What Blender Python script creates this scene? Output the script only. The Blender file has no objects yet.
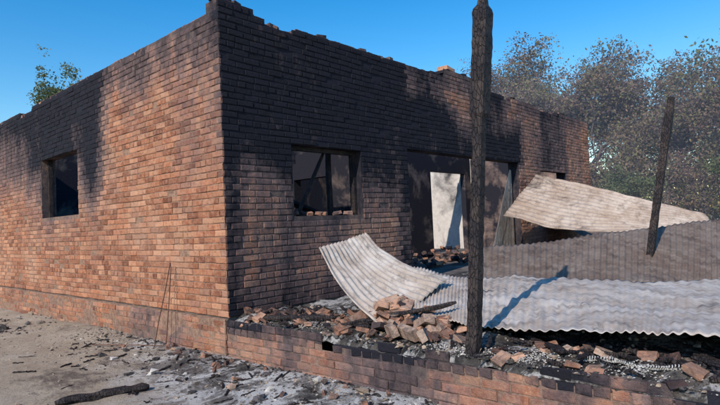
import bpy, math, random
import numpy as np
from mathutils import Matrix, Vector, noise, Euler
random.seed(7); rnd=random.random; uni=random.uniform; gau=random.gauss
col=bpy.context.scene.collection

# ------------------------------------------------------------------ helpers
def link(o,parent=None):
    col.objects.link(o)
    if parent: o.parent=parent
    return o
def empty(name):
    o=bpy.data.objects.new(name,None); o.empty_display_size=.3; return link(o)
class MB:
    """mesh builder with per-face material + colour attribute"""
    def __init__(s): s.v=[];s.f=[];s.m=[];s.c=[]
    def add(s,vs,fs,mat=0,c=(.5,0,.5)):
        o=len(s.v); s.v.extend([tuple(v) for v in vs])
        for f in fs:
            s.f.append(tuple(i+o for i in f)); s.m.append(mat); s.c.append(c)
    def box(s,a,b,mat=0,c=(.5,0,.5)):
        x0,y0,z0=a;x1,y1,z1=b
        s.add([(x0,y0,z0),(x1,y0,z0),(x1,y1,z0),(x0,y1,z0),(x0,y0,z1),(x1,y0,z1),(x1,y1,z1),(x0,y1,z1)],
              [(0,3,2,1),(4,5,6,7),(0,1,5,4),(1,2,6,5),(2,3,7,6),(3,0,4,7)],mat,c)
    def obj(s,name,mats,parent=None,smooth=False):
        me=bpy.data.meshes.new(name); me.from_pydata(s.v,[],s.f)
        for m in mats: me.materials.append(m)
        me.polygons.foreach_set("material_index",s.m)
        if smooth: me.polygons.foreach_set("use_smooth",[True]*len(s.f))
        at=me.color_attributes.new("Col",'FLOAT_COLOR','CORNER')
        arr=np.empty((len(me.loops),4),dtype=np.float32); k=0
        for f,c in zip(s.f,s.c):
            n=len(f); arr[k:k+n,0]=c[0];arr[k:k+n,1]=c[1];arr[k:k+n,2]=c[2];arr[k:k+n,3]=1;k+=n
        at.data.foreach_set("color",arr.ravel()); me.update()
        return link(bpy.data.objects.new(name,me),parent)

class NT:
    def __init__(s,name):
        s.mat=bpy.data.materials.new(name); s.mat.use_nodes=True
        s.t=s.mat.node_tree; s.b=s.t.nodes["Principled BSDF"]; s.b.inputs["Roughness"].default_value=.95
        s.b.inputs["Specular IOR Level"].default_value=.2
        s.geo=s.t.nodes.new("ShaderNodeTexCoord")
    def n(s,typ,**k):
        x=s.t.nodes.new(typ)
        for a,b in k.items(): setattr(x,a,b)
        return x
    def l(s,a,b): s.t.links.new(a,b)
    def noise(s,scale,detail=4,rough=.6,vec=None,dist=0):
        x=s.n("ShaderNodeTexNoise"); x.inputs["Scale"].default_value=scale; x.inputs["Detail"].default_value=detail
        x.inputs["Roughness"].default_value=rough; x.inputs["Distortion"].default_value=dist
        s.l(vec or s.geo.outputs["Object"],x.inputs["Vector"]); return x.outputs["Fac"]
    def vor(s,scale,feature='F1',vec=None,out="Distance"):
        x=s.n("ShaderNodeTexVoronoi",feature=feature); x.inputs["Scale"].default_value=scale
        s.l(vec or s.geo.outputs["Object"],x.inputs["Vector"]); return x.outputs[out]
    def ramp(s,fac,stops):
        x=s.n("ShaderNodeValToRGB"); cr=x.color_ramp
        while len(cr.elements)<len(stops): cr.elements.new(.5)
        for e,(p,c) in zip(cr.elements,stops):
            e.position=p; e.color=(c[0],c[1],c[2],1) if isinstance(c,tuple) else (c,c,c,1)
        s.l(fac,x.inputs[0]); return x.outputs[0]
    def mix(s,fac,a,b,typ='MIX'):
        x=s.n("ShaderNodeMix",data_type='RGBA',blend_type=typ)
        for i,v in ((0,fac),(6,a),(7,b)):
            if isinstance(v,(int,float)): x.inputs[i].default_value=v
            elif isinstance(v,tuple): x.inputs[i].default_value=(*v,1)
            else: s.l(v,x.inputs[i])
        return x.outputs[2]
    def math(s,op,a,b=0,clamp=False):
        x=s.n("ShaderNodeMath",operation=op,use_clamp=clamp)
        for i,v in ((0,a),(1,b)):
            if isinstance(v,(int,float)): x.inputs[i].default_value=v
            else: s.l(v,x.inputs[i])
        return x.outputs[0]
    def attr(s):
        a=s.n("ShaderNodeAttribute",attribute_name="Col"); q=s.n("ShaderNodeSeparateColor"); s.l(a.outputs["Color"],q.inputs[0]); return q.outputs
    def mapping(s,scale=(1,1,1),rot=(0,0,0)):
        m=s.n("ShaderNodeMapping"); m.inputs["Scale"].default_value=scale; m.inputs["Rotation"].default_value=rot
        s.l(s.geo.outputs["Object"],m.inputs["Vector"]); return m.outputs[0]
    def bump(s,h,dist=.01,strength=1):
        x=s.n("ShaderNodeBump"); x.inputs["Distance"].default_value=dist; x.inputs["Strength"].default_value=strength
        s.l(h,x.inputs["Height"]); s.l(x.outputs[0],s.b.inputs["Normal"])
    def base(s,c):
        if isinstance(c,tuple): s.b.inputs["Base Color"].default_value=(*c,1)
        else: s.l(c,s.b.inputs["Base Color"])

SOOT=(.017,.017,.025)
GREY=(.165,.132,.140)
def sooted(t,c,g,grey=GREY,amp=1.0):
    n1=t.noise(1.9,5,.68,vec=t.mapping((1,1,.28)),dist=.2); n2=t.noise(11,3,.65)
    n=t.math('ADD',t.math('MULTIPLY',t.math('SUBTRACT',n1,.5),1.3*amp),t.math('MULTIPLY',t.math('SUBTRACT',n2,.5),.55*amp))
    k=t.math('MULTIPLY',t.ramp(g,[(0,.15),(.3,1)]),n)
    m=t.math('ADD',g,k,True)
    c=t.mix(t.ramp(m,[(.05,0),(.5,.8)]),c,grey)
    return t.mix(t.ramp(m,[(.34,0),(.84,1)]),c,SOOT)

def mat_brick():
    t=NT("fired_brick"); a=t.attr()
    c=t.ramp(a[0],[(0,(.20,.072,.042)),(.2,(.35,.132,.068)),(.55,(.47,.195,.105)),(.82,(.55,.28,.165)),(1,(.35,.17,.115))])
    n=t.noise(17,5,.75)
    c=t.mix(t.ramp(n,[(.46,.0),(.70,.7)]),c,(.54,.32,.21))
    c=t.mix(t.ramp(n,[(.30,.8),(.46,.0)]),c,(.16,.065,.045))
    n5=t.noise(.8,4,.65)
    c=t.mix(t.ramp(n5,[(.52,0),(.72,.45)]),c,(.56,.37,.27))
    c=t.mix(t.ramp(n5,[(.30,.6),(.48,0)]),c,(.22,.11,.09))
    c=sooted(t,c,a[1])
    c=t.mix(t.math('MULTIPLY',a[2],.28),c,(.0,.0,.0)); t.base(c)
    t.bump(t.noise(45,4,.75),.018,1)
    return t.mat
def mat_mortar():
    t=NT("mortar"); a=t.attr()
    c=t.ramp(t.noise(18,4,.7),[(.3,(.14,.08,.055)),(.7,(.36,.23,.165))])
    t.base(sooted(t,c,a[1],(.09,.075,.08))); t.bump(t.noise(50,3,.7),.015,1); return t.mat
def mat_plaster(name,base,sootlev):
    t=NT(name)
    n=t.noise(1.1,5,.65,dist=.4)
    c=t.mix(t.ramp(t.noise(9,4,.7),[(.35,0),(.7,.5)]),base,tuple(v*.6 for v in base))
    m=t.ramp(t.math('ADD',n,sootlev-.5),[(.42,0),(.66,1)])
    t.base(t.mix(m,c,SOOT)); t.bump(t.noise(20,3,.7),.01,.7); return t.mat
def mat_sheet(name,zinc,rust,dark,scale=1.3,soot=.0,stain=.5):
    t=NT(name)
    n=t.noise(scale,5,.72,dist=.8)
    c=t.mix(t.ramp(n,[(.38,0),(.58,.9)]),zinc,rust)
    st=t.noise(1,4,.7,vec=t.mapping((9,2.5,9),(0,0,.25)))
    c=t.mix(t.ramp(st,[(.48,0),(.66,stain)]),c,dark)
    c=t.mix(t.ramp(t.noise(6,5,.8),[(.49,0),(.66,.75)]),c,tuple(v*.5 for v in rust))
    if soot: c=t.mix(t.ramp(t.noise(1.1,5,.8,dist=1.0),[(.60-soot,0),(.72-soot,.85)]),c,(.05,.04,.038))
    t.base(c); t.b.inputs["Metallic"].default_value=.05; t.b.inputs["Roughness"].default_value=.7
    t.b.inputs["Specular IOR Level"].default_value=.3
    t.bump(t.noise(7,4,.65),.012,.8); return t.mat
def mat_char():
    t=NT("charred_wood")
    v=t.vor(44,'DISTANCE_TO_EDGE',vec=t.mapping((1,1,.36)))
    crack=t.ramp(v,[(0,0),(.08,1)])
    n=t.noise(7,4,.7)
    c=t.mix(t.ramp(n,[(.42,0),(.70,.75)]),(.018,.015,.018),(.075,.055,.047))
    c=t.mix(crack,(.007,.007,.007),c); t.base(c); t.b.inputs["Roughness"].default_value=.65
    t.bump(t.math('ADD',t.math('MULTIPLY',crack,.6),t.noise(40,3,.7)),.008,1); return t.mat
def mat_simple(name,c0,c1,scale=8,bump=.01,rough=.95,bs=None):
    t=NT(name); t.base(t.ramp(t.noise(scale,5,.7),[(.33,c0),(.68,c1)])); t.b.inputs["Roughness"].default_value=rough
    t.bump(t.noise(bs or scale*4,3,.7),bump,.9); return t.mat
def mat_attr(name,stops,rough=.9,over=.5):
    t=NT(name); a=t.attr(); c=t.ramp(a[0],stops)
    c=t.mix(t.ramp(t.noise(40,3,.7),[(.4,0),(.7,over)]),c,(.3,.26,.22))
    c=t.mix(t.ramp(t.noise(9,4,.7),[(.45,0),(.62,over*1.3)]),c,(.05,.04,.04))
    c=t.mix(a[1],c,SOOT); t.base(c); t.b.inputs["Roughness"].default_value=rough
    t.bump(t.noise(60,3,.7),.01,.9); return t.mat
def mat_leaf(name,stops):
    t=NT(name); a=t.attr(); rc=t.ramp(a[0],stops); t.base(rc); t.b.inputs["Roughness"].default_value=.6
    tr=t.n("ShaderNodeBsdfTranslucent"); t.l(rc,tr.inputs[0])
    mx=t.n("ShaderNodeMixShader"); mx.inputs[0].default_value=.35
    out=t.t.nodes["Material Output"]; t.l(t.b.outputs[0],mx.inputs[1]); t.l(tr.outputs[0],mx.inputs[2]); t.l(mx.outputs[0],out.inputs[0])
    return t.mat

M_brick=mat_brick(); M_mortar=mat_mortar()
M_in_dark=mat_plaster("sooty_plaster",(.26,.20,.17),.66)
M_in_mid=mat_plaster("smoked_plaster",(.34,.24,.20),.62)
M_in_pale=mat_plaster("pale_plaster",(.58,.53,.48),.45)
M_char=mat_char()
M_zinc=mat_sheet("weathered_zinc",(.46,.42,.39),(.35,.28,.23),(.53,.49,.455),soot=.03)
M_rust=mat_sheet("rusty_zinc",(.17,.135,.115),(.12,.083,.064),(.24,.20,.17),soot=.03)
M_tan=mat_sheet("scorched_zinc",(.42,.35,.30),(.29,.21,.16),(.46,.40,.35),soot=.04,stain=.35)

# ------------------------------------------------------------------ soot fields
def sm(a,b,x):
    if a>b: return 1-sm(b,a,x)
    t=max(0,min(1,(x-a)/(b-a))); return t*t*(3-2*t)
def g(x,c,w): return math.exp(-((x-c)/w)**2)
def soot_front(x,z):
    s=.34
    s+=.46*sm(1.6,2.6,z+.35*math.sin(x*2.1))*(1-sm(2.4,3.4,x))
    s+=.72*g(x,1.6,.80+.15*z)*sm(1.3,1.8,z)
    s+=.22*g(x,1.6,1.0)*sm(.8,1.1,z)
    s+=.40*(1-sm(.05,.35,x))
    s+=.5*g(x,2.85,.2)*sm(.9,1.6,z)
    wv=.35*math.sin(x*1.7+1)
    s+=.6*(1-sm(2.25+wv,3.0+wv,z))*sm(1.9,2.05,z)*sm(3.1,3.4,x)*(1-sm(7.1,7.7,x))
    s+=.45*g(x,6.1,.6)*sm(2,2.4,z)+.3*g(x,3.9,.4)*sm(2,2.4,z)
    s+=.18*sm(3.0,3.3,z)
    s+=.45*g(x,9,.9)*sm(1.7,2.1,z)
    s+=.5*g(x,3.22,.14)
    s+=.3*(1-sm(0,.4,z))
    s-=.10*sm(7,8,x)
    s-=.24*g(x,4.6,.8)*g(z,3.05,.3)
    return max(0,min(1,s))
def soot_left(y,z):
    s=.04
    s+=1.05*g(y,4.8,.95+.25*(z-2))*sm(1.9,2.35,z)
    s+=.78*g(y,3.3,.45)*sm(1.0,2.1,z)
    s+=.68*g(y,4.7,1.05)*g(z,1.8,.65)
    s+=.36*sm(2.5,3.3,z)
    s+=.48*sm(5.0,6.3,y)*sm(1.3,2.4,z)
    s+=.42*g(y,.0,.8)*sm(1.2,2.8,z)
    s+=.22*(1-sm(.0,.10,y))
    s+=.20*g(y,2.0,.35)*sm(2.0,3.1,z)
    return max(0,min(1,s))
def soot_terr(y,z):
    q=.5+1.2*noise.noise(Vector((y*2.3,4,z*3)))
    return max(0,min(1,.20+.45*g(y,-2.2,.4)+.35*g(y,-.9,.3)+max(0,q)*.8*sm(-.22,-.05,z)+.3*sm(-3,-4.4,y)))

# ------------------------------------------------------------------ brick skins
CH=.0715; BL=.215; MJ=.010
def skin(mb,P,n,u0,u1,z0,ztop,holes,soot,proud=.009,tilt=.003,miss=0):
    nv=Vector(n); k=0; z=z0
    zmax=max(ztop(u0+(u1-u0)*i/60) for i in range(61))
    while z<zmax:
        off=(0 if k%2==0 else .5)*BL+(uni(-.02,.02)); u=u0-BL+off; hdr=(k%6==5)
        while u<u1:
            bl=(BL/2 if hdr else BL)*uni(.95,1.05)
            a,b=max(u,u0),min(u+bl-MJ,u1); zc=z+CH/2
            segs=[(a,b)] if b-a>.02 else []
            for (h0,h1,g0,g1) in holes:
                if g0-.02<zc<g1+.01:
                    ns=[]
                    for (p,q) in segs:
                        if q<=h0 or p>=h1: ns.append((p,q)); continue
                        if p<h0-.03: ns.append((p,h0+uni(-.03,.004)))
                        if q>h1+.03: ns.append((h1+uni(-.004,.03),q))
                    segs=ns
            for (p,q) in segs:
                um=(p+q)/2
                if z+CH*.6>ztop(um): continue
                if q-p<.02 or rnd()<miss: continue
                wz=.007*noise.noise(Vector((um*1.2,zc*3,1)))
                d=proud+uni(-.005,.004); zz0=z+uni(-.002,.002)+wz; zz1=z+CH-MJ+uni(-.003,.002)+wz
                if rnd()<.02: d=-.003
                w=soot(um,zc); tl=uni(-tilt,tilt)
                e=.006; V=[]
                for (dd,ins) in ((-.015,0),(d-.005,0),(d,e)):
                    for (uu,z_) in ((p+ins,zz0+ins),(q-ins,zz0+ins),(q-ins,zz1-ins),(p+ins,zz1-ins)):
                        V.append(P(uu+uni(-.003,.003),z_+uni(-.003,.003))+nv*(dd+(tl if uu>um else -tl)*(dd>0)))
                F=[(8,9,10,11)]
                for r in (0,4):
                    for i in range(4): F.append((r+i,r+(i+1)%4,r+4+(i+1)%4,r+4+i))
                mb.add(V,F,0,(rnd(),w,rnd()))
            u+=bl
        z+=CH; k+=1
def core(mb,P,u0,u1,z0,ztop,holes,soot,step=.16):
    us=set(np.round(np.arange(u0,u1,step),3))|{u1}
    H=max(ztop(u0+(u1-u0)*i/60) for i in range(61)); zs=set(np.round(np.arange(z0,H,step),3))|{H}
    for h in holes: us|={h[0],h[1]}; zs|={h[2],h[3]}
    us=sorted(u for u in us if u0<=u<=u1); zs=sorted(z for z in zs if z0<=z<=H)
    for a,b in zip(us,us[1:]):
        for c,d in zip(zs,zs[1:]):
            um,zm=(a+b)/2,(c+d)/2
            if b-a<1e-4 or d-c<1e-4: continue
            if any(h[0]<um<h[1] and h[2]<zm<h[3] for h in holes): continue
            tm=min(d,ztop(um)-.01)
            if tm<=c+.005: continue
            mb.add([P(a,c),P(b,c),P(b,tm),P(a,tm)],[(0,1,2,3)],1,(.5,soot(um,zm),.5))

H=3.38; L=11.58; D=9.2; T=.23
random.seed(3)
def steps(seed,w):
    r=random.Random(seed); tab=[r.random() for _ in range(400)]
    return lambda u: tab[int((u+20)/w)%400]
sf=steps(5,.43); sl=steps(9,.7)
def top_front(u):
    h=H
    if u<.45: h+=.0715
    if 4.5<u<5.6: h+=.0715*2
    elif 5.6<=u<5.95: h+=.0715
    elif sf(u)<.13: h-=.0715
    return h
def top_left(u):
    h=H-.05
    if 1.0<u and sl(u)<.13: h-=.0715
    return h
holes_f=[(.98,2.24,1.05,1.93),(3.33,7.2,0,2.05),(8.3,9.8,.95,1.95)]
holes_l=[(3.9,5.5,1.27,2.3)]
B=empty("ruined_brick_building")
mb=MB()
Pf=lambda u,z: Vector((u,0,z)); Pl=lambda u,z: Vector((0,u,z))
skin(mb,Pf,(0,-1,0),.0,L,0,top_front,holes_f,soot_front)
core(mb,Pf,0,L,0,top_front,holes_f,soot_front)
mb.obj("front_brick_wall",[M_brick,M_mortar],B)
mb=MB()
skin(mb,Pl,(-1,0,0),-.009,D,0,top_left,holes_l,soot_left)
core(mb,Pl,0,D,0,top_left,holes_l,soot_left)
mb.obj("gable_brick_wall",[M_brick,M_mortar],B)
def body(mb,axis,u0,u1,z0,ztop,holes,d0,d1,matface,seg=.2):
    cuts=sorted({u0,u1,*[h[0] for h in holes],*[h[1] for h in holes],*[u0+i*seg for i in range(int((u1-u0)/seg)+1)]})
    for a,b in zip(cuts,cuts[1:]):
        if b-a<1e-3: continue
        m=(a+b)/2; hs=[h for h in holes if h[0]<m<h[1]]; tt_=min(ztop(a+.01),ztop(m),ztop(b-.01))-.014
        spans=[(z0,tt_)]
        for h in hs: spans=[(z0,h[2]),(h[3],tt_)] if h[2]>z0+.01 else [(h[3],tt_)]
        for c,d in spans:
            if d-c<.01: continue
            if axis=='x': mb.box((a,d0,c),(b,d1,d),matface,(.5,.75,.5))
            else: mb.box((d0,a,c),(d1,b,d),matface,(.5,.55,.5))
mb=MB()
body(mb,'x',.006,L-.004,0,top_front,holes_f,.004,T,0)
mb.obj("front_wall_inner",[M_mortar],B)
mb=MB()
body(mb,'y',T+.003,D,0,top_left,holes_l,.004,T,0)
mb.obj("gable_wall_inner",[M_mortar],B)
flat=lambda h:(lambda u:h)
mb=MB(); body(mb,'y',T+.003,3.48,0,flat(3.3),[],L-T,L,0); mb.obj("end_wall_front_room",[M_in_mid],B)
mb=MB(); body(mb,'y',3.485,D,0,flat(3.3),[(5.2,6.4,0.0,2.0)],L-T,L,0); mb.obj("end_wall",[M_in_pale],B)
mb=MB(); body(mb,'x',T+.003,L-T-.003,0,flat(3.2),[(2,3.2,1,2),(6,7.4,1,2)],D-T,D-.003,0); mb.obj("back_wall",[M_in_dark],B)
mb=MB(); body(mb,'x',3.2,L-T-.003,0,lambda u:2.95+.15*sf(u),[(9.15,11.0,0,2.3)],3.5,3.66,0); mb.obj("partition_wall",[M_in_dark],B)
mb=MB(); body(mb,'y',T+.003,D-T-.003,0,lambda u:2.0+.25*math.sin(u*1.3)+.2*sf(u*2),[(1.35,2.3,.0,1.75)],3.03,3.19,0); mb.obj("cross_partition_wall",[M_in_dark],B)
mb=MB()
def brick(mb,c,rot,s=(.22,.105,.07),cc=None,jit=.006):
    R=Euler(rot).to_matrix(); V=[]
    ch=.006
    for zz,ins in ((-1,1),(-1+.15,0),(1-.15,0),(1,1)):
        for sx,sy in ((-1,-1),(1,-1),(1,1),(-1,1)):
            p=Vector((sx*(s[0]/2-ins*ch),sy*(s[1]/2-ins*ch),zz*s[2]/2))
            p+=Vector((uni(-jit,jit),uni(-jit,jit),uni(-jit,jit)))
            V.append(R@p+Vector(c))
    F=[(3,2,1,0),(12,13,14,15)]
    for r in (0,4,8):
        for i in range(4): F.append((r+i,r+(i+1)%4,r+4+(i+1)%4,r+4+i))
    mb.add(V,F,0,cc or (rnd(),0,rnd()))
def cap(axis,u0,u1,top,s0):
    u=u0
    while u<u1:
        l=uni(.09,.12)
        zt=min(top(u),top(u+l))-.028+uni(-.004,.006); cc=(rnd(),uni(*s0),rnd()); w=T-.01+uni(-.01,.01)
        c=(u+l/2,T/2,zt) if axis=='x' else (T/2,u+l/2,zt)
        if rnd()>.06: brick(mb,c,(uni(-.03,.03),uni(-.03,.03),uni(-.04,.04)),((l-.008,w,.055) if axis=='x' else (w,l-.008,.055)),cc,.004)
        u+=l
cap('x',.0,L,top_front,(.5,.95)); cap('y',T+.01,D,top_left,(.2,.6))
for i in range(16):
    u=uni(.3,L-.2); brick(mb,(u,.115,top_front(u)+.03),(uni(-.1,.1),uni(-.1,.1),uni(-.3,.3)),(uni(.1,.2),.1,.06),(rnd(),uni(.3,.95),rnd()))
brick(mb,(4.75,.11,top_front(4.75)+.035),(0,.05,.1),(.3,.2,.07),(.8,.1,.3)); brick(mb,(.12,.12,top_front(.1)+.03),(0,.05,.1),(.2,.15,.06),(.8,.95,.3))
mb.obj("capping_bricks",[M_brick],B)
mb=MB()
mb.box((3.15,.016,2.052),(7.4,.2,2.15)); mb.box((.86,.016,1.932),(2.36,.2,2.0))
mb.obj("charred_lintels",[M_char],B)
mb=MB()
for (a,b,c,d) in [(.985,2.235,1.055,1.925)]:
    mb.box((a,.10,c),(a+.05,.16,d)); mb.box((b-.05,.10,c),(b,.16,d)); mb.box((a+.052,.10,d-.05),(b-.052,.16,d))
mb.box((.10,3.905,1.275),(.16,3.955,2.295)); mb.box((.10,5.445,1.275),(.16,5.495,2.295))
mb.obj("burnt_window_frames",[M_char],B)
mb=MB()
for i in range(9):
    brick(mb,(uni(1.05,2.15),uni(.05,.18),1.055+.025),(uni(-.3,.3),uni(-.3,.3),uni(0,3)),(uni(.05,.14),.07,.04),(uni(.5,1),uni(0,.5),rnd()))
mb.obj("sill_rubble",[M_brick],B)
mb=MB(); mb.box((.01,.01,-.3),(L-.01,D-.01,.004)); mb.obj("floor_slab",[mat_simple("burnt_floor",(.03,.028,.028),(.20,.17,.15),2.2,.03)],B)
# heaps of fallen rubble inside
def soot_found(y,z): return max(0,min(1,.10+.3*g(y,1.5,.8)))
mb=MB()
for i in range(150):
    x=uni(3.8,9.5);y=uni(.7,3.1); s=uni(.06,.2)
    brick(mb,(x,y,.03+abs(gau(0,.08))),(uni(-.6,.6),uni(-.6,.6),uni(0,3)),(s,min(s,.1),.06),(rnd(),uni(.1,1),rnd()),.01)
mb.obj("interior_rubble",[M_brick],B)
mb=MB()
flt=lambda h:(lambda u:h)
Pg=lambda u,z: Vector((-.045-.03*noise.noise(Vector((u*1.3,z*4,0))),u,z))
skin(mb,Pg,(-1,0,0),.0,D,-.52,flt(-.01),[],soot_found,.005,.007,.05)
core(mb,Pg,0,D,-.6,flt(-.012),[],soot_found)
mb.box((-.04,.002,-.6),(.006,D,-.016),1,(.5,.1,.5))
mb.obj("foundation_plinth",[M_brick,M_mortar],B)

# ------------------------------------------------------------------ terrace
TE=empty("veranda_terrace")
tt=steps(21,.23)
def top_terr(u): return -.012-(.0715 if tt(u)<.35 else 0)-(.0715 if tt(u)<.10 else 0)
mb=MB()
Pt=lambda u,z: Vector((-.012-.02*noise.noise(Vector((u,z*3,2))),u,z))
skin(mb,Pt,(-1,0,0),-7.5,-.0,-.52,top_terr,[],soot_terr,.009,.008,.006)
core(mb,Pt,-7.5,0,-.6,top_terr,[],soot_terr)
mb.obj("terrace_brick_edge",[M_brick,M_mortar],TE)
def fz(x,y):
    n=noise.fractal(Vector((x*1.7,y*1.7,3)),1,2,4)
    m=noise.fractal(Vector((x*7,y*7,9)),1,2,4)
    e=sm(0,.22,x)
    return -.05+e*(.040+.045*n)+.026*m+.06*g(x,.55,.35)*g(y,-1.9,.7)
mb=MB(); NX=[-.012,.015,.035]+[.035+i*.035 for i in range(1,76)]+[2.7+i*.25 for i in range(40)]
NY=[-.001-i*.035 for i in range(170)]+[-6-.3*i for i in range(6)]
nx,ny=len(NX),len(NY)
V=[(x,y,fz(x,y)-(.05 if x<0 else 0)) for y in NY for x in NX]
mb.add(V,[(j*nx+i,(j+1)*nx+i,(j+1)*nx+i+1,j*nx+i+1) for j in range(ny-1) for i in range(nx-1)])
t=NT("ash_floor")
c=t.mix(t.ramp(t.noise(3.2,5,.7),[(.42,0),(.62,1)]),(.024,.023,.025),(.13,.115,.105))
c=t.mix(t.ramp(t.noise(2.2,6,.8,dist=.6),[(.50,0),(.57,.9)]),c,(.52,.50,.49))
c=t.mix(t.ramp(t.noise(30,3,.7),[(.5,0),(.66,.8)]),c,(.02,.02,.02)); t.base(c); t.bump(t.noise(35,5,.8),.035,1)
M_ash=t.mat
mb.obj("terrace_floor",[M_ash],TE,smooth=True)

# ------------------------------------------------------------------ ground
def gz(x,y):
    n=noise.fractal(Vector((x*.5,y*.5,0)),1,2,4); m=noise.fractal(Vector((x*3.5,y*3.5,5)),1,2,5)
    near=1 if abs(x)<20 and abs(y)<20 else .3
    return -.425+near*(.03*n+.020*m)+.04*g(x,-.2,.28)*(1 if -8<y<9 else 0)-.06*sm(3,9,y)*(x<2)
def axis(lo,hi,fine):
    a=[]; x=lo
    while x<=hi: a.append(x); x+=fine
    s=fine; x=hi
    while x<500: s*=1.25; x+=s; a.append(x)
    s=fine; x=lo
    b=[]
    while x>-500: s*=1.25; x-=s; b.append(x)
    return b[::-1]+a
GX=axis(-4.5,.2,.04); GY=axis(-4,7,.045); nx,ny=len(GX),len(GY)
mb=MB(); V=[(x,y,gz(x,y)) for y in GY for x in GX]
mb.add(V,[(j*nx+i,j*nx+i+1,(j+1)*nx+i+1,(j+1)*nx+i) for j in range(ny-1) for i in range(nx-1)])
t=NT("sandy_ground"); sx=t.n("ShaderNodeSeparateXYZ"); t.l(t.geo.outputs["Object"],sx.inputs[0])
c=t.ramp(t.noise(1.3,5,.65),[(.3,(.43,.33,.24)),(.6,(.57,.47,.37)),(.8,(.62,.54,.45))])
c=t.mix(t.ramp(t.noise(25,5,.8),[(.5,0),(.68,.6)]),c,(.19,.14,.11))
dx=t.math('ADD',sx.outputs[0],t.math('MULTIPLY',t.math('SUBTRACT',t.noise(1.2,5,.65),.5),1.9))
dy=t.math('MULTIPLY',sx.outputs[1],-.40)
mr=t.n("ShaderNodeMapRange"); mr.inputs[1].default_value=-1.35; mr.inputs[2].default_value=-.45; t.l(t.math('ADD',dx,dy),mr.inputs[0])
ashc=t.ramp(t.noise(2.6,6,.8,dist=.5),[(.36,(.03,.029,.031)),(.43,(.13,.12,.115)),(.48,(.30,.28,.27)),(.53,(.68,.66,.65))])
lim=t.n("ShaderNodeMapRange"); lim.inputs[1].default_value=2.8; lim.inputs[2].default_value=1.2; t.l(sx.outputs[1],lim.inputs[0])
c=t.mix(t.math('MULTIPLY',mr.outputs[0],t.math('MULTIPLY',lim.outputs[0],.95)),c,ashc)
blot=t.ramp(t.noise(.9,6,.8,vec=t.mapping((1,.6,1))),[(.54,0),(.62,.75)])
c=t.mix(blot,c,(.11,.085,.075)); t.base(c); t.bump(t.noise(16,6,.85),.07,1)
mb.obj("ground",[t.mat],smooth=True)

# ------------------------------------------------------------------ corrugated sheets
def interp(pts,s):
    n=len(pts)-1; k=min(int(s*n),n-1); f=s*n-k
    def P(i): return Vector(pts[max(0,min(n,i))]) if 0<=i<=n else (Vector(pts[0])*2-Vector(pts[1]) if i<0 else Vector(pts[n])*2-Vector(pts[n-1]))
    a,b,c,d=P(k-1),P(k),P(k+1),P(k+2)
    return .5*((2*b)+(c-a)*f+(2*a-5*b+4*c-d)*f*f+(3*b-a-3*c+d)*f**3)
def ridge(p,sd):
    return -abs(noise.noise(Vector((p.x*.9+sd,p.y*.9,sd))))*1.6+.5*abs(noise.noise(Vector((p.x*3+sd,p.y*3,0))))+.18*noise.noise(Vector((p.x*8+sd,p.y*8,1)))
def sheet(name,near,far,mat,pitch=.088,amp=.013,along=True,crumple=.02,sag=0,seed=0,nv=26,ragged=.02):
    Ls=sum((Vector(b)-Vector(a)).length for a,b in zip(near,near[1:])); Lf=sum((Vector(b)-Vector(a)).length for a,b in zip(far,far[1:]))
    W=((Vector(near[0])-Vector(far[0])).length+(Vector(near[-1])-Vector(far[-1])).length)/2
    Lm=(Ls+Lf)/2
    if along: nu=int(Lm/pitch*7); vv=nv; ph=lambda s,v: s*Lm/pitch*2*math.pi
    else: nu=max(30,int(Lm/.07)); vv=int(W/pitch*7); ph=lambda s,v: v*W/pitch*2*math.pi
    base=[]
    for i in range(nu+1):
        a=interp(near,i/nu); b=interp(far,i/nu); d=(b-a).normalized()
        ra=noise.noise(Vector((i/nu*Lm*2,seed,0)))*ragged; a=a-d*ra
        row=[]
        for j in range(vv+1):
            q=j/vv; p=a.lerp(b,q)
            p.z-=sag*4*q*(1-q); row.append(p)
        base.append(row)
    V=[]
    for i in range(nu+1):
        for j in range(vv+1):
            i0,i1=max(0,i-1),min(nu,i+1); j0,j1=max(0,j-1),min(vv,j+1)
            n=(base[i1][j]-base[i0][j]).cross(base[i][j1]-base[i][j0]).normalized()
            if n.z<0: n=-n
            p=base[i][j]; cr=ridge(p,seed)*crumple
            am=amp*(.8+.5*noise.noise(p*1.5))
            V.append(p+n*(am*math.sin(ph(i/nu,j/vv)+.8*noise.noise(p*1.7))+cr))
    mb=MB(); w=vv+1
    mb.add(V,[(i*w+j,(i+1)*w+j,(i+1)*w+j+1,i*w+j+1) for i in range(nu) for j in range(vv)])
    o=mb.obj(name,[mat],smooth=True)
    m=o.modifiers.new("thick",'SOLIDIFY'); m.thickness=.0025
    return o
sheet("corrugated_roof_sheet",[(.19,-1.22,.72),(.16,-1.45,.47),(.14,-1.72,.24),(.17,-2.0,.05)],
      [(1.08,-1.03,.82),(1.12,-1.25,.62),(1.25,-1.52,.45),(1.50,-1.82,.33)],M_zinc,along=False,crumple=.05,seed=3,amp=.013)
sheet("corrugated_roof_sheet",[(.42,-2.05,.07),(.45,-2.4,.10),(.36,-2.87,.12),(.27,-3.69,.17),(.36,-4.32,.18),(.4,-5.6,.18)],
      [(1.75,-1.12,.41),(1.95,-1.5,.34),(2.2,-1.95,.28),(2.77,-2.91,.23),(3.4,-3.91,.16),(4.2,-5.1,.11)],M_zinc,crumple=.06,seed=8,nv=50,amp=.0085,pitch=.076,ragged=.08)
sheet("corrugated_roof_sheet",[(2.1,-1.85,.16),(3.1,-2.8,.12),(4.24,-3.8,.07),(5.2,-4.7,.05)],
      [(3.0,-1.38,.55),(4.4,-2.44,.65),(5.9,-3.61,.76),(7.1,-4.5,.82)],M_rust,along=True,crumple=.04,seed=12,amp=.011,pitch=.08,ragged=.03)
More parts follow.
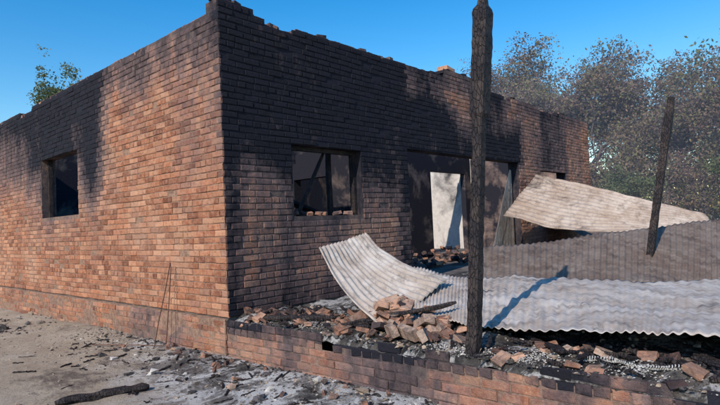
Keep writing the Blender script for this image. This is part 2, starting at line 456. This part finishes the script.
sheet("corrugated_roof_sheet",[(6.1,-.15,.96),(6.3,-1.3,.64),(6.7,-2.4,.57),(7.2,-3.4,.47)],
      [(7.35,-.3,1.80),(7.45,-1.2,1.50),(7.6,-2.2,1.15),(7.9,-3.14,.82)],M_tan,along=False,crumple=.05,seed=17,amp=.013)
sheet("corrugated_roof_sheet",[(5.72,.02,0.0),(6.3,.06,.0),(7.1,.12,0)],[(6.98,.10,1.9),(7.05,.12,1.9),(7.14,.14,1.9)],M_tan,crumple=.02,seed=21,amp=.002)
sheet("corrugated_roof_sheet",[(1.3,1.2,.05),(2.8,1.0,.05)],[(1.5,2.4,1.7),(2.9,2.5,1.5)],M_tan,crumple=.05,seed=25)
sheet("corrugated_roof_sheet",[(8,-1.6,.05),(9.6,-1.8,.05)],[(8.4,-.1,.9),(10.4,-.1,.9)],M_rust,crumple=.05,seed=29)

# ------------------------------------------------------------------ posts & beams
def tube(mb,pts,rads,n=10,jit=.1,seed=0,square=0,c=(.5,0,.5),off=.4):
    pts=[Vector(p) for p in pts]; V=[]
    for k,(p,r) in enumerate(zip(pts,rads)):
        d=(pts[min(k+1,len(pts)-1)]-pts[max(k-1,0)]).normalized()
        a=d.orthogonal().normalized() if abs(d.z)<.9 else d.cross(Vector((0,1,0))).normalized(); b=d.cross(a)
        for i in range(n):
            th=2*math.pi*i/n+off; q=1
            if square: q=1/max(abs(math.cos(th)),abs(math.sin(th)))**square
            rr=r*q*(1+jit*noise.noise(Vector((math.cos(th)*2+seed,math.sin(th)*2,k*.6))))
            V.append(p+a*math.cos(th)*rr+b*math.sin(th)*rr)
    F=[(k*n+i,k*n+(i+1)%n,(k+1)*n+(i+1)%n,(k+1)*n+i) for k in range(len(pts)-1) for i in range(n)]
    F.append(tuple(range(n))[::-1]); F.append(tuple(range((len(pts)-1)*n,len(pts)*n)))
    mb.add(V,F,0,c)
def post(name,base,top,prof,seed,jit=.10):
    mb=MB(); N=90; b,t_=Vector(base),Vector(top); pts=[];rad=[]
    for i in range(N+1):
        s=i/N; p=b.lerp(t_,s); p+=Vector((noise.noise(Vector((s*4,seed,0))),noise.noise(Vector((s*4,seed,7))),0))*.008
        r=np.interp(s,[q[0] for q in prof],[q[1] for q in prof])*(1+.08*noise.noise(Vector((s*14,seed,3))))
        pts.append(p);rad.append(float(r))
    tube(mb,pts,rad,16,jit,seed,1.0,off=0); return mb.obj(name,[M_char],smooth=False)
post("charred_post",(.08,-2.87,-.1),(.155,-3.07,2.60),[(0,.042),(.3,.038),(.5,.034),(.64,.036),(.655,.052),(.93,.054),(.945,.030),(.97,.022),(1,.020)],2)
post("charred_post",(4.2,-3.0,-.05),(4.47,-3.38,2.36),[(0,.043),(.1,.040),(.75,.040),(.8,.048),(.93,.046),(1,.034)],6)
def beam(name,a,b,r,seed): 
    post(name,a,b,[(0,r),(.8,r*.9),(1,r*.6)],seed)
beam("burnt_roof_beam",(.7,1.8,1.9),(2.9,.9,.9),.04,11)
beam("burnt_roof_beam",(1.2,.6,.2),(2.2,2.8,2.2),.035,12)
beam("burnt_roof_beam",(4.4,1.2,0),(7.0,2.9,1.6),.05,13)
beam("burnt_roof_beam",(5.0,2.5,0),(4.2,3.2,2.6),.05,14)
beam("burnt_roof_beam",(.3,4.2,1.2),(1.4,5.4,2.4),.035,16)
beam("burnt_roof_beam",(1.15,.13,1.06),(1.75,.22,1.92),.022,17)
beam("burnt_roof_beam",(1.9,.3,1.0),(2.1,.5,2.6),.03,18)

mb=MB()
def log(mb,a,b,r,seed):
    a,b=Vector(a),Vector(b); n=14; pts=[];rs=[]
    for i in range(n+1):
        s=i/n; p=a.lerp(b,s)+Vector((0,0,.01))*noise.noise(Vector((s*5,seed,0)))+Vector((.02,.02,0))*noise.noise(Vector((s*3,seed,4)))
        pts.append(p); rs.append(r*(1+.25*noise.noise(Vector((s*7,seed,1))))*(.5 if i in(0,n) else 1))
    tube(mb,pts,rs,9,.4,seed)
log(mb,(-1.72,-.10,gz(-1.72,-.1)+.025),(-1.0,-.22,gz(-1,-.2)+.035),.036,1)
mb.obj("charred_log",[M_char])
mb=MB()
for i in range(120):
    x=-abs(gau(0,.6))-.05; y=uni(-2.8,2.4); a=uni(0,3.14); l=uni(.03,.2)
    log(mb,(x,y,gz(x,y)+.006),(x+math.cos(a)*l,y+math.sin(a)*l,gz(x+math.cos(a)*l,y+math.sin(a)*l)+.008),uni(.003,.010),i)
for i in range(150):
    x=uni(.05,.8); y=uni(-5,-.1); a=uni(0,3.14); l=uni(.05,.35)
    log(mb,(x,y,fz(x,y)+.015),(x+math.cos(a)*l*.6,y+math.sin(a)*l,max(fz(x,y),-.02)+.02+uni(0,.05)),uni(.004,.016),i+80)
for k,(a,b,r) in enumerate([((.15,-1.7,.05),(.65,-2.4,.22),.022),((.1,-1.5,.03),(.35,-2.2,.18),.02),((.08,-.5,.02),(.3,-1.3,.06),.025),((.3,-.4,.03),(.12,-1.0,.03),.018),((.5,-3.1,.02),(.15,-3.5,.05),.02),((.1,-4.3,.0),(.45,-4.9,.04),.03),((.2,-3.9,.0),(.5,-4.5,.03),.02)]):
    log(mb,a,b,r,300+k)
mb.obj("charred_sticks",[M_char])

# ------------------------------------------------------------------ rubble
M_rub=mat_attr("rubble_brick",[(0,(.20,.085,.05)),(.3,(.33,.15,.09)),(.6,(.45,.24,.155)),(.85,(.44,.32,.25)),(1,(.15,.08,.06))])
mb=MB()
for i in range(70):
    r=abs(gau(0,1.0)); th=uni(0,6.28)
    x=.36+.19*r*math.cos(th); y=-1.98+.36*r*math.sin(th)
    x=max(.06,x)
    hgt=.17*math.exp(-((x-.40)/.30)**2-((y+1.95)/.40)**2)
    z=fz(x,y)+.025+hgt*uni(.2,1.0)
    s=uni(.05,.18); brick(mb,(x,y,z),(uni(-.6,.6),uni(-.6,.6),uni(0,3.14)),(s,min(s,.095),uni(.03,.06)),(rnd(),max(0,uni(-.5,.9)),rnd()),.010)
for (x,y,z,rx,ry,rz) in [(.10,-2.12,.05,1.2,.1,.9),(.12,-2.27,.045,1.25,-.1,1.3),(.12,-2.42,.04,1.15,.15,.5),(.3,-2.3,.10,.2,.4,1.2),(.42,-2.05,.19,.1,-.3,.4),(.5,-1.80,.21,.5,.3,2.0),(.3,-1.85,.18,.3,.5,1.0)]:
    brick(mb,(x,y,z),(rx,ry,rz),(.19,.095,.06),(uni(.6,.9),uni(0,.2),rnd()))
mb.obj("brick_rubble_pile",[M_rub])
mb=MB()
for i in range(110):
    y=uni(-1.9,-.05) if i<70 else uni(-5,-2.4); x=uni(.01,.5)
    s=uni(.03,.15); brick(mb,(x,y,fz(x,y)+.018),(uni(-.5,.5),uni(-.5,.5),uni(0,3.14)),(s,min(s,.09),uni(.02,.05)),(rnd(),max(0,uni(-.2,1)),rnd()),.01)
for i in range(26):
    y=uni(-3.5,2.0); x=-abs(gau(0,.28))-.1
    s=uni(.03,.10); brick(mb,(x,y,gz(x,y)+.010),(uni(-.5,.5),uni(-.5,.5),uni(0,3.14)),(s,s*.6,uni(.02,.045)),(rnd(),max(0,uni(-.4,.95)),rnd()),.01)
mb.obj("scattered_bricks",[M_rub])
def rock(mb,c,r,cc):
    V=[];n=5;m=3; sd=rnd()*50; a0=uni(0,6); fl=uni(.35,.8); st=uni(.7,1.5)
    for j in range(m+1):
        ph=math.pi*j/m
        for i in range(n):
            th=2*math.pi*i/n+a0; d=Vector((math.sin(ph)*math.cos(th)*st,math.sin(ph)*math.sin(th),math.cos(ph)*fl))
            V.append(Vector(c)+d*r*(1+1.1*noise.noise(d*1.9+Vector((sd,0,0)))))
    mb.add(V,[(j*n+i,(j+1)*n+i,(j+1)*n+(i+1)%n,j*n+(i+1)%n) for j in range(m) for i in range(n)],0,cc)
M_stone=mat_attr("ash_and_clods",[(0,(.02,.02,.02)),(.3,(.10,.09,.09)),(.5,(.30,.22,.16)),(.75,(.42,.33,.25)),(1,(.55,.53,.51))],over=.25)
mb=MB()
for i in range(3000):
    y=uni(-3.6,3.0); x=-abs(gau(0,.5))-.03; r=abs(gau(0,.006))+.002
    q=rnd(); k=uni(0,.3) if q<.68 else (uni(.85,1) if q<.76 else uni(.4,.7))
    rock(mb,(x,y,gz(x,y)+r*.2),r,(k,0,0))
for i in range(1500):
    y=uni(-3,8); x=uni(-4.2,-.2); r=abs(gau(0,.006))+.003
    rock(mb,(x,y,gz(x,y)+r*.1),r,(uni(.3,.7),0,0))
for i in range(34):
    y=uni(-2.2,1.5); x=-uni(.12,.9); r=uni(.015,.05)
    rock(mb,(x,y,gz(x,y)+r*.2),r,(random.choice([.1,.05,.25,.3,.5,.95]),0,0))
for i in range(260):
    y=5.0+gau(0,.7); x=-1.0+gau(0,.45)-.1; r=abs(gau(0,.02))+.006
    rock(mb,(x,y,gz(x,y)+r*.4),r,(uni(0,.35) if rnd()<.75 else uni(.4,1),0,0))
mb.obj("ground_debris",[M_stone])
mb=MB()
for i in range(3000):
    y=uni(-5.2,-.03); x=uni(.0,1.0)**1.4-.015; r=abs(gau(0,.008))+.003
    q=rnd(); k=uni(0,.25) if q<.74 else (uni(.85,1) if q<.82 else uni(.4,.7))
    rock(mb,(x,y,max(fz(x,y),-.04 if x<.03 else -9)+r*.3),r,(k,0,0))
for cx,cy,n,s in [(.09,-3.12,300,.05),(.12,-3.35,260,.06),(.12,-2.68,260,.06),(.16,-3.9,260,.08),(.15,-1.2,80,.07),(.1,-2.55,80,.05)]:
    for i in range(n):
        x=cx+gau(0,s*.8);y=cy+gau(0,s*1.8);r=uni(.002,.007); rock(mb,(max(.02,x),y,fz(x,y)+r*.5+uni(0,.02)),r,(uni(.9,1),0,0))
mb.obj("terrace_ash_debris",[M_stone])
M_wash=mat_simple("white_ash_metal",(.28,.27,.26),(.58,.57,.55),30,.004)
def coil(name,a,b,R_,r,turns):
    a,b=Vector(a),Vector(b); d=(b-a).normalized(); u=d.orthogonal().normalized(); w=d.cross(u); N=turns*12; pts=[]
    for i in range(N+1):
        s=i/N; th=2*math.pi*turns*s+3*math.sin(s*17); rr=R_*(1+.4*math.sin(s*9)+.35*math.sin(s*31))
        pts.append(a.lerp(b,s)+Vector((.025*math.sin(s*8),0,.006*math.sin(s*7)))+(u*math.cos(th)*1.0+w*math.sin(th)*.8)*rr)
    mb=MB(); tube(mb,pts,[r]*len(pts),5,.3); return mb.obj(name,[M_wash],smooth=True)
coil("burnt_coil_spring",(.15,-3.62,.012),(.20,-4.2,.016),.011,.0042,40)
mb=MB()
p0=(-.27,1.10,gz(-.27,1.1)-.02);p1=(-.08,1.02,.57);p2=(-.19,.98,gz(-.19,.98)-.02)
tube(mb,[p0,(-.215,1.08,-.1),(-.14,1.045,.25),p1,(-.085,1.0,.50),(-.13,.99,.1),p2],[.006]*7,6,0)
tube(mb,[(-.22,.9,-.36),(-.35,1.3,-.37),(-.6,2.0,-.40)],[.006]*3,5,0)
mb.obj("bent_wire_rod",[mat_simple("rusty_iron",(.05,.03,.025),(.14,.07,.05),30,.003)])

# ------------------------------------------------------------------ trees
M_bark=mat_simple("bark",(.07,.06,.065),(.18,.15,.15),12,.02)
M_lfA=mat_leaf("dry_foliage",[(0,(.075,.06,.065)),(.3,(.15,.105,.10)),(.5,(.25,.165,.12)),(.75,(.16,.17,.08)),(1,(.31,.23,.13))])
M_lfB=mat_leaf("green_foliage",[(0,(.06,.08,.04)),(.5,(.11,.14,.06)),(1,(.20,.19,.11))])
def tree(name,x,y,h,rad,mleaf,nleaf,seed,ls=.13,low=.25,trunk_r=.16,first=5):
    r=random.Random(seed); E=empty(name); E.location=(x,y,-.45)
    mb=MB(); tips=[]
    def grow(p,d,l,rr,depth):
        pts=[p];rs=[rr];q=p.copy();dd=d.copy()
        for k in range(4):
            dd=(dd+Vector((r.gauss(0,.13),r.gauss(0,.13),r.gauss(.03,.08)))).normalized(); q=q+dd*l/4; pts.append(q.copy()); rs.append(rr*(1-.12*(k+1)))
            if depth>=2: tips.append((q.copy(),depth))
        tube(mb,pts,rs,6 if depth<2 else 4,.15,seed)
        if depth<4:
            for k in range(r.choice([3,3,4]) if depth else first):
                ax=Vector((r.gauss(0,1),r.gauss(0,1),r.gauss(.15,.5))).normalized(); nd=(dd*.75+ax*.85).normalized()
                s=r.choice([2,3,4]) ; grow(pts[s].copy(),nd,l*r.uniform(.6,.82),rs[s]*.6,depth+1)
    grow(Vector((0,0,0)),Vector((0,0,1)),h*.30,trunk_r,0)
    mx=max(t_[0].z for t_ in tips); mw=np.percentile([math.hypot(t_[0].x,t_[0].y) for t_ in tips],92)
    sz=h*.97/mx; sx=rad/mw
    mb.v=[(v[0]*(1+(sx-1)*min(1,v[2]/(h*.3))),v[1]*(1+(sx-1)*min(1,v[2]/(h*.3))),v[2]*sz) for v in mb.v]
    mb.obj("trunk_and_limbs",[M_bark],E)
    T_=[Vector((t_[0].x*sx,t_[0].y*sx,t_[0].z*sz)) for t_ in tips]
    lb=MB(); cent=[(c,r.random()) for c in r.sample(T_,min(len(T_),max(60,nleaf//40)))]
    if low<.2:
        for k in range(len(cent)//3):
            a=r.uniform(0,6.28);q=rad*math.sqrt(r.random()); cent.append((Vector((math.cos(a)*q,math.sin(a)*q,h*r.uniform(.05,.45))),r.random()))
    per=nleaf/len(cent)
    cl=lambda s: max(-1.35*s,min(1.35*s,r.gauss(0,s)))*r.uniform(.8,1)
    for c,tone in cent:
        sp=r.uniform(.2,.46)*max(.6,rad/3.5)
        for k in range(int(per*r.uniform(.5,1.5))):
            o=Vector((cl(sp),cl(sp),cl(sp*.7))); p=c+o
            if p.z<.1: continue
            n=Vector((r.gauss(0,1),r.gauss(0,1),r.gauss(.4,1))).normalized(); a=n.orthogonal().normalized(); a.rotate(Matrix.Rotation(r.uniform(0,6.28),3,n)); b=n.cross(a)
            s=ls*r.uniform(.5,1.3); w=s*.5
            cc=max(0,min(1,tone*.75+r.random()*.25))
            lb.add([p-a*s*.5,p+b*w*.5,p+a*s*.5+n*s*.1,p-b*w*.5],[(0,1,2,3)],0,(cc,0,0))
    lb.obj("crown_foliage",[mleaf],E)
tree("tree",27,9.8,12.2,5.0,M_lfA,44000,31,.165)
tree("tree",25,4.6,10.2,4.5,M_lfA,46000,32,.155)
tree("tree",23.5,.8,7.9,3.9,M_lfA,36000,33,.135,low=.1)
tree("tree",21.5,-3.2,6.8,3.5,M_lfA,32000,34,.125,low=.1)
tree("tree",31,14.5,11.6,4.6,M_lfA,22000,35,.18)
tree("tree",30,.5,9.0,4.8,M_lfB,24000,36,.18,low=.1)
tree("tree",6.6,21.2,10.4,1.8,M_lfB,10000,38,.14,trunk_r=.12)
tree("shrub",17.5,1.6,3.4,1.9,M_lfB,9000,41,.10,low=.1,trunk_r=.06)
tree("shrub",18.5,-1.4,3.8,2.2,M_lfA,9000,42,.10,low=.1,trunk_r=.06)
tree("shrub",17.5,-3.8,3.2,2.0,M_lfB,9000,43,.10,low=.1,trunk_r=.06)
tree("shrub",20,4.6,3.6,2.2,M_lfA,8000,44,.11,low=.1,trunk_r=.06)
r=random.Random(5); mb=MB()
for k in range(26000):
    a=r.uniform(-.35,2.2); R0=r.gauss(75,4); hh=5.5+2.5*noise.noise(Vector((a*14,0,0)))+1.2*noise.noise(Vector((a*50,3,0)))
    p=Vector((math.cos(a)*R0,math.sin(a)*R0,-.4+hh*r.random()**.7)); s=r.uniform(.35,.8)
    n=Vector((r.gauss(0,1),r.gauss(0,1),r.gauss(.3,1))).normalized(); u=n.orthogonal().normalized(); w=n.cross(u)
    mb.add([p-u*s*.5,p+w*s*.35,p+u*s*.5,p-w*s*.35],[(0,1,2,3)],0,(r.random(),0,0))
mb.obj("distant_treeline",[M_lfB])
mb=MB(); mb.box((12.4,-9,-.3),(18.5,14,6.5))
o=mb.obj("smoke_haze",[])
m=bpy.data.materials.new("thin_smoke"); m.use_nodes=True; nt=m.node_tree; nt.nodes.clear()
out=nt.nodes.new("ShaderNodeOutputMaterial"); vs=nt.nodes.new("ShaderNodeVolumeScatter"); vs.inputs["Color"].default_value=(.66,.78,1,1); vs.inputs["Density"].default_value=.014
nt.links.new(vs.outputs[0],out.inputs["Volume"]); o.data.materials.append(m)

# ------------------------------------------------------------------ light
sd=Vector((-.80,-.18,.60)).normalized()
su=bpy.data.lights.new("sun",'SUN'); su.energy=5.0; su.angle=math.radians(.5); su.color=(1,.91,.80)
so=link(bpy.data.objects.new("sun",su)); so.rotation_euler=sd.to_track_quat('Z','Y').to_euler()
w=bpy.data.worlds.new("World"); bpy.context.scene.world=w; w.use_nodes=True
nt=w.node_tree; bg=nt.nodes["Background"]; sky=nt.nodes.new("ShaderNodeTexSky"); sky.sky_type='NISHITA'; sky.sun_disc=False
sky.sun_elevation=math.asin(sd.z); sky.sun_rotation=math.atan2(sd.x,sd.y); sky.air_density=1.3; sky.dust_density=.3; sky.ozone_density=3
hs=nt.nodes.new("ShaderNodeHueSaturation"); hs.inputs["Saturation"].default_value=1.5; hs.inputs["Hue"].default_value=.502; hs.inputs["Value"].default_value=1.2
nt.links.new(sky.outputs[0],hs.inputs["Color"]); nt.links.new(hs.outputs[0],bg.inputs[0]); bg.inputs[1].default_value=.15

# ------------------------------------------------------------------ camera
yaw,pitch,roll=.7249,.0396,.0458
F=Vector((math.cos(yaw)*math.cos(pitch),math.sin(yaw)*math.cos(pitch),math.sin(pitch))); R0=Vector((math.sin(yaw),-math.cos(yaw),0)); U0=R0.cross(F)
R=R0*math.cos(roll)-U0*math.sin(roll); U=U0*math.cos(roll)+R0*math.sin(roll)
cam=bpy.data.cameras.new("camera"); co=link(bpy.data.objects.new("camera",cam))
co.matrix_world=Matrix(((R.x,U.x,-F.x,-3.2961),(R.y,U.y,-F.y,-4.852),(R.z,U.z,-F.z,.9261),(0,0,0,1)))
cam.sensor_width=36; cam.lens=36*533.66/720; cam.clip_end=2000; bpy.context.scene.camera=co
sc=bpy.context.scene; sc.view_settings.view_transform='Standard'; sc.view_settings.look='None'; sc.view_settings.exposure=0
